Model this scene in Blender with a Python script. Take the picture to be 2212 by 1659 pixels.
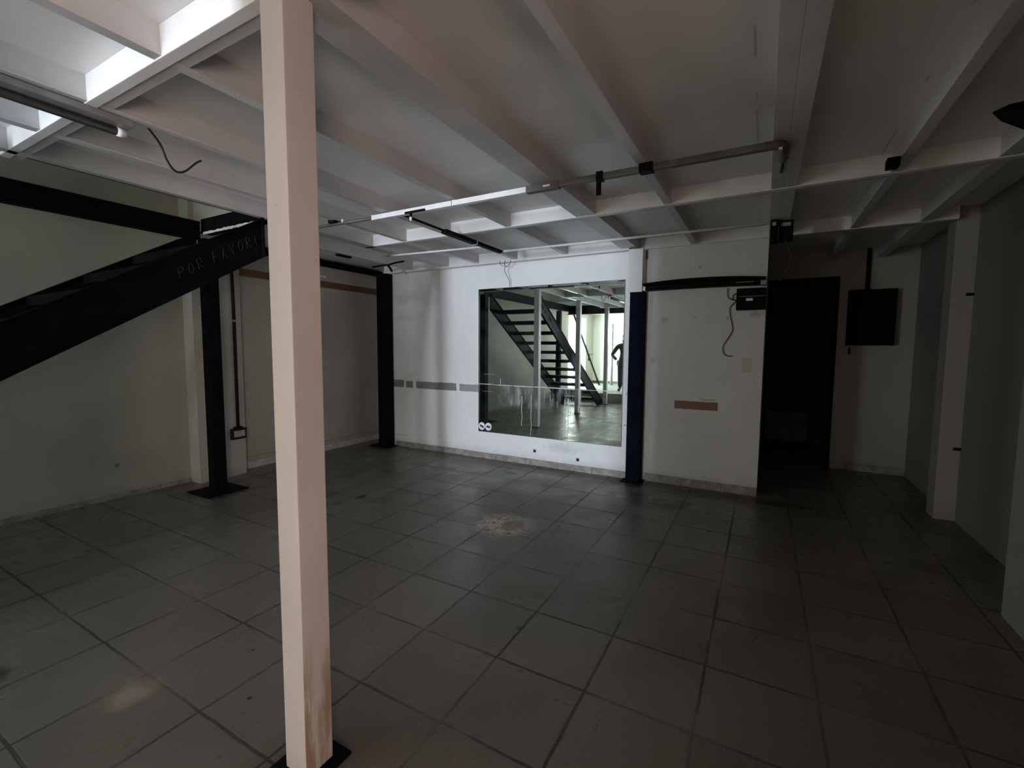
import bpy, bmesh, math, random
from mathutils import Vector, Matrix, noise

random.seed(7)
for o in list(bpy.data.objects):
    bpy.data.objects.remove(o)
SC = bpy.context.scene
COL = SC.collection

# ------------------------------------------------------------------ camera
YAW, PITCH, ROLL = 0.505045, 0.0789243, 0.0062922
cyaw, syaw = math.cos(YAW), math.sin(YAW)
fwd = Vector((-syaw * math.cos(PITCH), cyaw * math.cos(PITCH), -math.sin(PITCH)))
rgt = Vector((cyaw, syaw, 0.0))
up = rgt.cross(fwd)
cr, sr = math.cos(ROLL), math.sin(ROLL)
R_ = cr * rgt + sr * up
U_ = -sr * rgt + cr * up
camd = bpy.data.cameras.new('camera')
cam = bpy.data.objects.new('camera', camd)
COL.objects.link(cam)
camd.sensor_fit = 'HORIZONTAL'
camd.sensor_width = 36.0
camd.lens = 979.6 / 2212 * 36.0
camd.clip_start = 0.05
m = Matrix.Identity(4)
for i in range(3):
    m[i][0], m[i][1], m[i][2] = R_[i], U_[i], -fwd[i]
m[0][3], m[1][3], m[2][3] = 0.0, 0.0, 1.5
cam.matrix_world = m
SC.camera = cam

# ------------------------------------------------------------------ colour management
SC.view_settings.view_transform = 'Standard'
SC.view_settings.look = 'None'
SC.view_settings.gamma = 1.0
SC.view_settings.use_curve_mapping = False
SC.view_settings.exposure = 0.0

# ------------------------------------------------------------------ world (overcast daylight outside the openings)
W = bpy.data.worlds.new('overcast_sky')
SC.world = W
W.use_nodes = True
bgn = W.node_tree.nodes['Background']
bgn.inputs['Color'].default_value = (0.86, 0.94, 1.0, 1)
bgn.inputs['Strength'].default_value = 2.2

def area(name, loc, rot, sx, sy, power, color, spread=180):
    d = bpy.data.lights.new(name, 'AREA')
    d.shape = 'RECTANGLE'
    d.size, d.size_y = sx, sy
    d.energy = power
    d.color = color
    d.spread = math.radians(spread)
    o = bpy.data.objects.new(name, d)
    COL.objects.link(o)
    o.location = loc
    o.rotation_euler = rot
    return o

PI = math.pi
# daylight through the street entrance at the end of the left bay, shining towards +Y
area('entrance_daylight', (-2.40, -12.40, 1.45), (PI / 2, 0, 0), 1.5, 2.3, 1650, (0.80, 0.88, 1.0))
# daylight through the side opening in the left wall, shining towards +X
area('side_daylight', (-5.95, -4.2, 1.4), (PI / 2, 0, -PI / 2), 1.5, 2.2, 270, (0.95, 1.0, 0.93))
# warm daylight through the low window in the right wall behind the camera, shining towards -X
area('side_window_daylight', (1.62, -1.6, 1.25), (PI / 2, 0, PI / 2), 1.2, 1.2, 104, (1.0, 0.71, 0.59))
# daylight coming down the stairwell from the upper floor
area('stairwell_daylight', (-4.7, -0.6, 4.7), (0, 0, 0), 1.0, 2.0, 14, (0.78, 1.0, 0.88))

# ------------------------------------------------------------------ node helpers
class NT:
    def __init__(s, name):
        s.mat = bpy.data.materials.new(name)
        s.mat.use_nodes = True
        s.t = s.mat.node_tree
        s.n = s.t.nodes
        s.bsdf = s.n['Principled BSDF']
        s.pos = None
    def node(s, k, **kw):
        n = s.n.new(k)
        for a, b in kw.items():
            setattr(n, a, b)
        return n
    def link(s, a, b):
        s.t.links.new(a, b)
    def put(s, sock, v):
        if isinstance(v, bpy.types.NodeSocket):
            s.link(v, sock)
        else:
            sock.default_value = v
    def coord(s):
        if s.pos is None:
            g = s.node('ShaderNodeNewGeometry')
            s.pos = g.outputs['Position']
            sp = s.node('ShaderNodeSeparateXYZ')
            s.link(s.pos, sp.inputs[0])
            s.xyz = sp.outputs
        return s.pos
    def m(s, op, a, b=0.0, c=0.0, clamp=False):
        n = s.node('ShaderNodeMath', operation=op, use_clamp=clamp)
        s.put(n.inputs[0], a); s.put(n.inputs[1], b); s.put(n.inputs[2], c)
        return n.outputs[0]
    def noise(s, scale, detail=4, rough=0.55, vec=None, dist=0.0):
        n = s.node('ShaderNodeTexNoise')
        s.link(vec if vec is not None else s.coord(), n.inputs['Vector'])
        n.inputs['Scale'].default_value = scale
        n.inputs['Detail'].default_value = detail
        n.inputs['Roughness'].default_value = rough
        n.inputs['Distortion'].default_value = dist
        return n.outputs['Fac']
    def stretch(s, sx, sy, sz):
        n = s.node('ShaderNodeVectorMath', operation='MULTIPLY')
        s.link(s.coord(), n.inputs[0]); n.inputs[1].default_value = (sx, sy, sz)
        return n.outputs[0]
    def ramp(s, f, a, b, lo=0.0, hi=1.0):
        n = s.node('ShaderNodeMapRange', interpolation_type='SMOOTHSTEP')
        s.put(n.inputs[0], f); n.inputs[1].default_value = a; n.inputs[2].default_value = b
        n.inputs[3].default_value = lo; n.inputs[4].default_value = hi
        return n.outputs[0]
    def mix(s, f, a, b):
        n = s.node('ShaderNodeMix', data_type='RGBA')
        s.put(n.inputs[0], f)
        s.put(n.inputs[6], a if not isinstance(a, tuple) else (*a, 1)[:4])
        s.put(n.inputs[7], b if not isinstance(b, tuple) else (*b, 1)[:4])
        return n.outputs[2]
    def bump(s, h, strength, dist=0.01):
        n = s.node('ShaderNodeBump')
        n.inputs['Strength'].default_value = strength
        n.inputs['Distance'].default_value = dist
        s.link(h, n.inputs['Height'])
        s.link(n.outputs[0], s.bsdf.inputs['Normal'])
    def edge(s, v, lo, hi, soft=0.004):
        """1 between lo and hi, v a socket"""
        a = s.ramp(v, lo - soft, lo + soft)
        b = s.ramp(v, hi - soft, hi + soft, 1.0, 0.0)
        return s.m('MULTIPLY', a, b)
    def rect(s, ax, a0, a1, bx, b0, b1, rag=0.012, soft=0.004, nscale=14):
        s.coord()
        nz = s.m('MULTIPLY', s.m('SUBTRACT', s.noise(nscale, 3), 0.5), rag * 2)
        va = s.m('ADD', s.xyz[ax], nz)
        vb = s.m('ADD', s.xyz[bx], nz)
        return s.m('MULTIPLY', s.edge(va, a0, a1, soft), s.edge(vb, b0, b1, soft))
    def blob(s, x, y, r, soft=0.6, rag=0.6, nscale=14, ax=0, bx=1, squash=1.0):
        s.coord()
        dx = s.m('MULTIPLY', s.m('SUBTRACT', s.xyz[ax], x), squash)
        dy = s.m('SUBTRACT', s.xyz[bx], y)
        d = s.m('SQRT', s.m('ADD', s.m('MULTIPLY', dx, dx), s.m('MULTIPLY', dy, dy)))
        nz = s.m('MULTIPLY', s.m('SUBTRACT', s.noise(nscale, 5, 0.65), 0.5), rag * 2 * r)
        return s.ramp(s.m('ADD', d, nz), r * (1 - soft), r, 1.0, 0.0)

def simple(name, color, rough=0.6, metal=0.0, var=0.12, nscale=6, bump=0.15, bscale=60, spec=0.5):
    t = NT(name)
    dark = tuple(c * (1 - var) for c in color)
    lite = tuple(min(1, c * (1 + var * 0.5)) for c in color)
    t.link(t.mix(t.ramp(t.noise(nscale, 5), 0.35, 0.65), dark, lite), t.bsdf.inputs['Base Color'])
    t.bsdf.inputs['Roughness'].default_value = rough
    t.bsdf.inputs['Metallic'].default_value = metal
    t.bsdf.inputs['Specular IOR Level'].default_value = spec
    if bump:
        t.bump(t.noise(bscale, 4), bump, 0.004)
    return t.mat

def wall_paint(name, base=(0.72, 0.715, 0.69), marks=(), dirt=0.10, rough=0.55, grime=True):
    """marks: list of (mask builder, colour, strength)"""
    t = NT(name)
    t.coord()
    dark = tuple(c * (1 - dirt) for c in base)
    c = t.mix(t.ramp(t.noise(1.1, 6, 0.6), 0.3, 0.7), dark, base)
    drip = t.noise(1.0, 5, 0.6, t.stretch(7, 7, 0.7))
    c = t.mix(t.m('MULTIPLY', t.ramp(drip, 0.58, 0.8), 0.35), c, tuple(k * 0.8 for k in base))
    if grime:
        g = t.m('ADD', t.xyz[2], t.m('MULTIPLY', t.noise(5, 4), 0.16))
        c = t.mix(t.m('MULTIPLY', t.ramp(g, 0.06, 0.26, 1.0, 0.0), 0.45), c, (0.25, 0.23, 0.19))
    for fn, colr, st in marks:
        c = t.mix(t.m('MULTIPLY', fn(t), st), c, colr)
    t.link(c, t.bsdf.inputs['Base Color'])
    t.bsdf.inputs['Roughness'].default_value = rough
    h = t.m('ADD', t.noise(9, 5), t.m('MULTIPLY', t.noise(120, 2), 0.25))
    t.bump(h, 0.35, 0.006)
    return t.mat

# ------------------------------------------------------------------ materials
M = {}
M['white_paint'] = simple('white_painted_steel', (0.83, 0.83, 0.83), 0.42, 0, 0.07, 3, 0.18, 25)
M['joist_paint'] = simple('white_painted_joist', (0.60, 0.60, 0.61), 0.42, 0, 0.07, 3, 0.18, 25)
t = NT('cream_column_paint')
t.coord()
c = t.mix(t.ramp(t.noise(2.5, 5), 0.3, 0.7), (0.60, 0.56, 0.55), (0.66, 0.63, 0.62))
rust = t.m('MULTIPLY', t.ramp(t.xyz[2], 0.25, 0.55, 1.0, 0.0), t.ramp(t.noise(1.0, 5, 0.6, t.stretch(26, 26, 3)), 0.40, 0.62))
side = t.ramp(t.xyz[0], -1.3175, -1.3160)      # the stain runs down one side of the shaft only
c = t.mix(t.m('MULTIPLY', t.m('MULTIPLY', rust, side), 0.75), c, (0.30, 0.19, 0.10))
c = t.mix(t.m('MULTIPLY', t.ramp(t.noise(30, 2), 0.72, 0.76), 0.5), c, (0.42, 0.36, 0.32))
t.link(c, t.bsdf.inputs['Base Color']); t.bsdf.inputs['Roughness'].default_value = 0.5
t.bump(t.noise(18, 4), 0.25, 0.004)
M['column_paint'] = t.mat
M['black'] = simple('black_painted_steel', (0.006, 0.005, 0.007), 0.65, 0, 0.4, 8, 0.2, 30, 0.06)
M['black_dull'] = simple('dull_black_plastic', (0.006, 0.005, 0.005), 0.65, 0, 0.3, 10, 0.1, 60, 0.08)
M['dark_conduit'] = simple('dirty_grey_conduit', (0.10, 0.095, 0.09), 0.5, 0, 0.3, 9, 0.1)
M['brown_conduit'] = simple('dark_brown_conduit', (0.022, 0.013, 0.010), 0.6, 0, 0.3, 9, 0, 60, 0.1)
M['grey_conduit'] = simple('grey_conduit', (0.30, 0.30, 0.31), 0.45, 0, 0.2, 9, 0.1)
M['white_plastic'] = simple('white_plastic', (0.80, 0.80, 0.80), 0.35, 0, 0.06, 10, 0.0)
M['grey_plastic'] = simple('grey_plastic', (0.34, 0.33, 0.31), 0.5, 0, 0.2, 30, 0.0)
M['wire'] = simple('black_cable_sheath', (0.012, 0.012, 0.012), 0.5, 0, 0.2, 10, 0)
M['wire_grey'] = simple('grey_cable_sheath', (0.10, 0.10, 0.11), 0.5, 0, 0.2, 10, 0)
M['chalk'] = simple('faded_chalk', (0.035, 0.035, 0.040), 0.9, 0, 0.5, 60, 0)
M['plaster_white'] = simple('white_dried_plaster', (0.72, 0.74, 0.74), 0.8, 0, 0.2, 30, 0.3)
M['mirror_edge'] = simple('mirror_glass_edge', (0.10, 0.14, 0.13), 0.3, 0, 0.2, 20, 0)
M['sticker_white'] = simple('white_sticker', (0.80, 0.82, 0.85), 0.5, 0, 0.05, 20, 0)
M['sticker_dark'] = simple('dark_sticker_slot', (0.05, 0.055, 0.06), 0.5, 0, 0.1, 20, 0)
M['rubble'] = simple('plaster_rubble', (0.52, 0.44, 0.36), 0.95, 0, 0.35, 30, 0.5, 60)

# ceiling deck: painted boards with faint seams
t = NT('painted_ceiling_deck')
t.coord()
c = t.mix(t.ramp(t.noise(1.3, 5), 0.3, 0.7), (0.74, 0.735, 0.73), (0.83, 0.825, 0.82))
seam = t.m('ABSOLUTE', t.m('SUBTRACT', t.m('FRACT', t.m('DIVIDE', t.m('ADD', t.xyz[0], 0.42), 0.675)), 0.5))
seam = t.m('MULTIPLY', t.ramp(seam, 0.0, 0.012, 1.0, 0.0), t.ramp(t.noise(2.2, 2), 0.5, 0.56))
c = t.mix(t.m('MULTIPLY', seam, 0.5), c, (0.16, 0.16, 0.16))
t.link(c, t.bsdf.inputs['Base Color']); t.bsdf.inputs['Roughness'].default_value = 0.45
t.bump(t.noise(7, 4), 0.2, 0.006)
M['deck'] = t.mat

# tiled floor
t = NT('worn_terrazzo_tiles')
t.coord()
SX, SY = 0.4475, 0.44
def gline(ax, off, w):
    S = SX if ax == 0 else SY
    wob = t.m('MULTIPLY', t.m('SUBTRACT', t.noise(9, 3), 0.5), 0.012)
    f = t.m('FRACT', t.m('DIVIDE', t.m('ADD', t.m('SUBTRACT', t.xyz[ax], off), t.m('ADD', wob, 20 * S)), S))
    d = t.m('MULTIPLY', t.m('SUBTRACT', 0.5, t.m('ABSOLUTE', t.m('SUBTRACT', f, 0.5))), S)
    return t.ramp(d, w * 0.4, w, 1.0, 0.0)
gx, gy = gline(0, -0.176, 0.0095), gline(1, 1.80, 0.0095)
g = t.m('MAXIMUM', gx, gy)
g = t.m('MULTIPLY', g, t.ramp(t.noise(1.7, 3), 0.34, 0.62, 0.25, 1.0))
gw = t.m('MULTIPLY', t.m('MAXIMUM', gline(0, -0.176, 0.03), gline(1, 1.80, 0.03)), t.ramp(t.noise(2.4, 4), 0.45, 0.7))
ix = t.m('FLOOR', t.m('DIVIDE', t.m('ADD', t.m('SUBTRACT', t.xyz[0], -0.176), 20 * SX), SX))
iy = t.m('FLOOR', t.m('DIVIDE', t.m('ADD', t.m('SUBTRACT', t.xyz[1], 1.80), 20 * SY), SY))
cmb = t.node('ShaderNodeCombineXYZ'); t.link(ix, cmb.inputs[0]); t.link(iy, cmb.inputs[1])
wn = t.node('ShaderNodeTexWhiteNoise', noise_dimensions='3D'); t.link(cmb.outputs[0], wn.inputs['Vector'])
c = t.mix(wn.outputs['Value'], (0.128, 0.116, 0.100), (0.154, 0.142, 0.124))
c = t.mix(t.m('MULTIPLY', t.ramp(t.noise(1.6, 4, 0.5), 0.35, 0.75), 0.45), c, (0.10, 0.088, 0.072))
c = t.mix(t.m('MULTIPLY', t.ramp(t.noise(85, 3, 0.7), 0.5, 0.7), 0.22), c, (0.33, 0.30, 0.27))
c = t.mix(t.m('MULTIPLY', t.ramp(t.noise(13, 4, 0.6), 0.74, 0.84), 0.3), c, (0.05, 0.045, 0.04))
c = t.mix(t.m('MULTIPLY', gw, 0.22), c, (0.06, 0.052, 0.042))
c = t.mix(t.m('MULTIPLY', g, 0.85), c, (0.030, 0.026, 0.021))
# dusty crater marks
dust = t.blob(-1.88, 3.25, 0.31, 0.65, 0.42, 7)
hole = t.blob(-1.80, 3.29, 0.13, 0.35, 0.8, 9)
dust2 = t.blob(-2.33, 0.83, 0.13, 0.9, 0.7, 12)
c = t.mix(t.m('MULTIPLY', t.m('MULTIPLY', dust, t.ramp(t.noise(15, 5, 0.65), 0.36, 0.56, 0.15, 1.0)), 0.95), c, (0.56, 0.46, 0.38))
c = t.mix(t.m('MULTIPLY', hole, 0.75), c, (0.20, 0.15, 0.11))
c = t.mix(t.m('MULTIPLY', dust2, 0.4), c, (0.42, 0.33, 0.25))
# dark spills
for (sx, sy, sr_, st, sq) in ((-2.60, 4.69, 0.075, 0.95, 0.7), (-2.85, 4.80, 0.16, 0.6, 0.6), (-3.48, 3.17, 0.09, 0.85, 1.6),
                          (-3.53, 2.92, 0.09, 0.6, 1.5), (-0.80, 4.45, 0.22, 0.7, 0.7), (-0.62, 4.60, 0.10, 0.8, 1.0), (-1.05, 4.62, 0.14, 0.7, 1.0),
                          (-1.086, 2.055, 0.022, 0.95, 1.0), (-3.0, 0.55, 0.10, 0.7, 1.0), (-4.9, 2.55, 0.36, 0.85, 1.0), (-5.0, 5.0, 0.3, 0.8, 1.0),
                          (-1.3, 5.02, 0.22, 0.8, 0.7), (-0.4, 4.98, 0.16, 0.6, 0.25), (0.05, 5.05, 0.14, 0.6, 0.3), (-2.0, 5.02, 0.10, 0.45, 0.1),
                          (-1.86, 1.06, 0.012, 0.9, 1), (-2.15, 1.25, 0.012, 0.8, 1)):
    c = t.mix(t.m('MULTIPLY', t.blob(sx, sy, sr_, 0.55, 0.9, 16, squash=sq), st), c, (0.020, 0.017, 0.014))
t.link(c, t.bsdf.inputs['Base Color'])
ro = t.m('ADD', 0.25, t.m('MULTIPLY', t.ramp(t.noise(3.2, 5, 0.6), 0.3, 0.75), 0.24))
ro = t.m('ADD', ro, t.m('MULTIPLY', dust, 0.5))
ro = t.m('ADD', ro, t.m('MULTIPLY', g, 0.4), clamp=True)
t.link(ro, t.bsdf.inputs['Roughness'])
t.bsdf.inputs['Specular IOR Level'].default_value = 0.5
hh = t.m('SUBTRACT', t.m('MULTIPLY', t.noise(3.5, 4), 0.5), t.m('MULTIPLY', g, 0.6))
t.bump(hh, 0.25, 0.008)
M['floor'] = t.mat
M['platform'] = simple('bare_concrete', (0.22, 0.22, 0.21), 0.7, 0, 0.25, 4, 0.3, 30)

# mirror: silvered glass, smeared with old glue in its lower half
t = NT('old_mirror_glass')
t.coord()
zz = t.xyz[2]
smear = t.m('MULTIPLY', t.ramp(t.noise(1.0, 6, 0.7, t.stretch(7, 7, 1.1)), 0.44, 0.70),
            t.m('MULTIPLY', t.edge(zz, 0.75, 1.01, 0.05), t.edge(t.xyz[0], -3.0, -1.9, 0.06)))
haze = t.m('ADD', t.m('MULTIPLY', smear, 0.75), t.m('MULTIPLY', t.ramp(t.noise(3, 5, 0.6), 0.3, 0.8), 0.035))
spots = t.m('MULTIPLY', t.ramp(t.noise(28, 2, 0.5), 0.74, 0.77), t.ramp(zz, 0.5, 1.0, 0.6, 0.05))
haze = t.m('ADD', haze, spots, clamp=True)
t.bsdf.inputs['Base Color'].default_value = (0.78, 0.88, 0.84, 1)
t.bsdf.inputs['Metallic'].default_value = 1.0
t.bsdf.inputs['Roughness'].default_value = 0.015
df = t.node('ShaderNodeBsdfDiffuse'); df.inputs['Color'].default_value = (0.50, 0.55, 0.55, 1)
mx = t.node('ShaderNodeMixShader')
t.link(haze, mx.inputs[0]); t.link(t.bsdf.outputs[0], mx.inputs[1]); t.link(df.outputs[0], mx.inputs[2])
t.link(mx.outputs[0], t.n['Material Output'].inputs['Surface'])
M['mirror'] = t.mat

GREY = (0.165, 0.17, 0.165)
def smudge(x, z, r, ax=0, sq=1.0):
    return lambda t: t.blob(x, z, r, 0.9, 0.9, 22, ax=ax, bx=2, squash=sq)
M['wall_back'] = wall_paint('wall_paint_back', (0.80, 0.81, 0.81), [
    (lambda t: t.rect(0, -5.2, -4.712, 2, 0.905, 1.012), GREY, 0.95),
    (lambda t: t.rect(0, -4.672, -4.535, 2, 0.902, 1.000), GREY, 0.95),
    (lambda t: t.rect(0, -4.480, -3.745, 2, 0.898, 1.004), GREY, 0.95),
    (lambda t: t.rect(0, -3.695, -3.375, 2, 0.900, 0.998), (0.26, 0.27, 0.27), 0.95),
    (lambda t: t.rect(0, -5.0, -4.65, 2, 0.168, 0.180, 0.008), (0.3, 0.29, 0.27), 0.6),
    (smudge(-2.15, 0.26, 0.10, sq=0.3), (0.45, 0.46, 0.46), 0.5),
    (smudge(-1.36, 0.62, 0.02, sq=0.6), (0.2, 0.2, 0.2), 0.9),
    (smudge(-1.35, 0.98, 0.03, sq=0.8), (0.5, 0.5, 0.5), 0.8),
    (smudge(-4.05, 0.23, 0.014), (0.1, 0.1, 0.1), 0.9)])
M['wall_back_right'] = wall_paint('wall_paint_back_right', (0.70, 0.69, 0.665), [
    (lambda t: t.rect(0, -0.832, -0.398, 2, 0.852, 0.940, 0.006), (0.17, 0.066, 0.026), 0.95),
    (lambda t: t.rect(0, -0.58, -0.42, 2, 0.955, 0.975, 0.012), (0.42, 0.34, 0.28), 0.7),
    (lambda t: t.rect(0, -0.185, -0.098, 2, 1.265, 1.415, 0.008), (0.50, 0.40, 0.33), 0.55),
    (smudge(-0.96, 1.82, 0.05, sq=0.7), (0.4, 0.39, 0.37), 0.7),
    (smudge(-1.08, 1.38, 0.05), (0.45, 0.45, 0.43), 0.7),
    (smudge(-0.65, 1.84, 0.03), (0.4, 0.38, 0.35), 0.6),
    (smudge(-0.34, 1.82, 0.03), (0.3, 0.28, 0.25), 0.7),
    (smudge(-0.08, 1.85, 0.05, sq=0.5), (0.38, 0.33, 0.28), 0.7),
    (smudge(-0.62, 2.36, 0.02), (0.3, 0.28, 0.25), 0.7),
    (smudge(-0.05, 2.33, 0.03), (0.4, 0.38, 0.35), 0.6)])
M['wall_left'] = wall_paint('wall_paint_left', (0.47, 0.45, 0.39), [
    (lambda t: t.rect(1, 3.14, 5.60, 2, 2.338, 2.432, 0.004), (0.135, 0.058, 0.016), 0.95),
    (lambda t: t.rect(1, 3.18, 5.60, 2, 0.135, 0.142, 0.012), (0.15, 0.13, 0.11), 0.8),
    (smudge(1.95, 0.33, 0.035, ax=1), (0.12, 0.11, 0.09), 0.8)], dirt=0.18)
M['wall_plain'] = wall_paint('wall_paint_plain', (0.40, 0.39, 0.37))
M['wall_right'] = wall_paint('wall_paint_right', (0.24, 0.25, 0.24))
M['wall_white'] = wall_paint('wall_paint_front', (0.86, 0.87, 0.80), dirt=0.05)
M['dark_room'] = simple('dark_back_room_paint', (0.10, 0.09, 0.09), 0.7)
M['skirting'] = simple('old_skirting_tile', (0.30, 0.28, 0.25), 0.5, 0, 0.3, 12, 0.2)
M['skirting_white'] = simple('painted_skirting', (0.55, 0.53, 0.50), 0.6, 0, 0.2, 12, 0.2)
M['plinth'] = simple('dark_plinth_paint', (0.13, 0.14, 0.14), 0.6, 0, 0.3, 5, 0.2)
M['skin'] = simple('skin', (0.45, 0.28, 0.20), 0.5, 0, 0.1, 20, 0)
M['jacket'] = simple('dark_grey_jacket', (0.05, 0.055, 0.06), 0.85, 0, 0.3, 30, 0.2)
M['trousers'] = simple('dark_trousers', (0.03, 0.032, 0.04), 0.85, 0, 0.3, 30, 0.2)
M['hair'] = simple('pale_grey_hair', (0.55, 0.54, 0.52), 0.6, 0, 0.3, 60, 0.3)

# ------------------------------------------------------------------ mesh helpers
class MB:
    def __init__(s):
        s.bm = bmesh.new()
    def box(s, x0, x1, y0, y1, z0, z1):
        vs = [s.bm.verts.new((x, y, z)) for x in (x0, x1) for y in (y0, y1) for z in (z0, z1)]
        for f in ((0, 1, 3, 2), (4, 6, 7, 5), (0, 4, 5, 1), (2, 3, 7, 6), (0, 2, 6, 4), (1, 5, 7, 3)):
            s.bm.faces.new([vs[i] for i in f])
        return s
    def prism(s, poly, axis, a0, a1):
        """poly: list of 2D points in the plane normal to axis (order of remaining axes kept)"""
        def P(p, a):
            q = list(p); q.insert(axis, a); return q
        v0 = [s.bm.verts.new(P(p, a0)) for p in poly]
        v1 = [s.bm.verts.new(P(p, a1)) for p in poly]
        n = len(poly)
        s.bm.faces.new(v0); s.bm.faces.new(v1[::-1])
        for i in range(n):
            s.bm.faces.new((v0[i], v1[i], v1[(i + 1) % n], v0[(i + 1) % n]))
        return s
    def tube(s, pts, r, seg=8, r1=None):
        pts = [Vector(p) for p in pts]
        rings = []
        n = len(pts)
        prev = None
        for i, p in enumerate(pts):
            d = (pts[min(i + 1, n - 1)] - pts[max(i - 1, 0)]).normalized()
            if prev is None:
                a = d.orthogonal().normalized()
            else:
                a = (prev - d * prev.dot(d)).normalized()
            prev = a
            b = d.cross(a)
            rr = r if r1 is None else r + (r1 - r) * i / max(1, n - 1)
            rings.append([s.bm.verts.new(p + (a * math.cos(k * 2 * PI / seg) + b * math.sin(k * 2 * PI / seg)) * rr) for k in range(seg)])
        for i in range(n - 1):
            for k in range(seg):
                s.bm.faces.new((rings[i][k], rings[i][(k + 1) % seg], rings[i + 1][(k + 1) % seg], rings[i + 1][k]))
        s.bm.faces.new(rings[0][::-1]); s.bm.faces.new(rings[-1])
        return s
    def build(s, name, mat, parent=None, bevel=0.0, smooth=False, origin=None):
        bm = s.bm
        bmesh.ops.recalc_face_normals(bm, faces=bm.faces)
        off = Vector((0, 0, 0))
        if parent is not None:
            w = parent; 
            while w is not None:
                off += Vector(w.location); w = w.parent
        elif origin is not None:
            off = Vector(origin)
        bmesh.ops.translate(bm, verts=bm.verts, vec=-off)
        if bevel:
            bmesh.ops.bevel(bm, geom=list(bm.edges), offset=bevel, segments=2, affect='EDGES', profile=0.7, clamp_overlap=True)
        me = bpy.data.meshes.new(name)
        bm.to_mesh(me); bm.free()
        if smooth:
            for p in me.polygons: p.use_smooth = True
        me.materials.append(mat)
        o = bpy.data.objects.new(name, me)
        COL.objects.link(o)
        if parent is not None: o.parent = parent
        elif origin is not None: o.location = origin
        return o

def smooth_path(pts, n=8):
    """Catmull-Rom through points"""
    P = [Vector(p) for p in pts]
    P = [P[0] * 2 - P[1]] + P + [P[-1] * 2 - P[-2]]
    out = []
    for i in range(1, len(P) - 2):
        for k in range(n):
            u = k / n
            a, b, c, d = P[i - 1], P[i], P[i + 1], P[i + 2]
            out.append(0.5 * ((2 * b) + (c - a) * u + (2 * a - 5 * b + 4 * c - d) * u * u + (3 * b - a - 3 * c + d) * u ** 3))
    out.append(P[-2])
    return out

def thing(name, loc, label, cat, group=None):
    o = bpy.data.objects.new(name, None)
    o.empty_display_size = 0.1
    COL.objects.link(o)
    o.location = loc
    return tag(o, label, cat, group)
def tag(o, label, cat, group=None):
    o['label'] = label; o['category'] = cat
    if group: o['group'] = group
    return o
def struct(name, mb, mat, label=None, bevel=0.0):
    o = mb.build(name, mat, bevel=bevel)
    o['kind'] = 'structure'
    if label: o['label'] = label
    return o

# ------------------------------------------------------------------ room shell
ZD = 2.72          # underside of deck
struct('floor', MB().box(-5.7, 1.9, -6.0, 8.6, -0.12, 0.0), M['floor'], 'grey worn tiled floor with dark joints and dust')
d = MB()
d.box(-3.90, 1.9, -6.0, 8.6, ZD, ZD + 0.12)
d.box(-5.7, -3.90, 2.66, 5.9, ZD, ZD + 0.12)
d.box(-5.7, -3.90, -6.0, -2.0, ZD, ZD + 0.12)
struct('ceiling', d, M['deck'], 'white painted ceiling deck between steel joists')
# left wall with the bright side opening (y -5.0 .. -3.4)
d = MB()
d.box(-5.7, -5.5, -3.4, 5.9, 0, 5.0)
d.box(-5.7, -5.5, -6.0, -5.0, 0, 5.0)
d.box(-5.7, -5.5, -5.0, -3.4, 2.55, 5.0)
d.box(-5.7, -5.5, -5.0, -3.4, 0, 0.25)
struct('wall_left', d, M['wall_left'], 'dim left wall with a long brown band near the top')
struct('wall_left_pier', MB().box(-5.5, -5.31, 2.60, 3.11, 0, 5.0), M['wall_left'], 'plastered pier on the left wall behind the black post', 0.006)
# back wall with mirror
struct('wall_back', MB().box(-5.08, -1.30, 5.166, 5.50, 0, ZD).box(-5.5, -5.08, 5.48, 5.60, 0, ZD), M['wall_back'], 'brightly lit white back wall carrying the mirror')
d = MB()
d.box(-1.30, 0.0, 5.22, 5.40, 0, ZD)
d.box(-1.165, 0.0, 5.20, 5.22, 0, 2.10)
d.box(-1.190, 0.0, 5.20, 5.22, 2.10, 2.49)
struct('wall_back_right', d, M['wall_back_right'], 'dim white wall section with a small brown strip')
struct('wall_recess_left', MB().box(-0.15, 0.0, 5.40, 6.95, 0, ZD), M['wall_plain'])
d = MB()
d.box(-0.15, 0.02, 6.95, 7.10, 0, ZD)
d.box(0.79, 1.9, 6.95, 7.10, 0, ZD)
d.box(0.02, 0.79, 6.95, 7.10, 2.41, ZD)
struct('wall_recess_back', d, M['wall_plain'], 'dark recess wall with an open doorway')
d = MB()
d.box(1.54, 1.9, 3.52, 6.95, 0, ZD)
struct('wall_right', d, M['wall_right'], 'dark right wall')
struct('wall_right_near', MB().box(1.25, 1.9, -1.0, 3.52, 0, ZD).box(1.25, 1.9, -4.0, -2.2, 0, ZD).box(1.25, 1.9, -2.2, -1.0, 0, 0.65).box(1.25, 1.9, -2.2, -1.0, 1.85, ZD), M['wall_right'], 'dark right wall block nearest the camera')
struct('wall_right_pier', MB().box(1.392, 1.54, 5.30, 5.50, 0, ZD), M['wall_plain'], 'pale pier standing out of the dark right wall', 0.006)
# back room behind the doorway
d = MB()
d.box(-0.9, -0.8, 7.10, 8.6, 0, ZD); d.box(1.8, 1.9, 7.10, 8.6, 0, ZD); d.box(-0.9, 1.9, 8.5, 8.6, 0, ZD)
d.box(-0.9, -0.15, 7.0, 7.10, 0, ZD)
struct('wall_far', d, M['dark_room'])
struct('wall_far_ledge', MB().box(0.0, 0.62, 8.1, 8.5, 0.12, 0.55), M['platform'])
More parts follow.
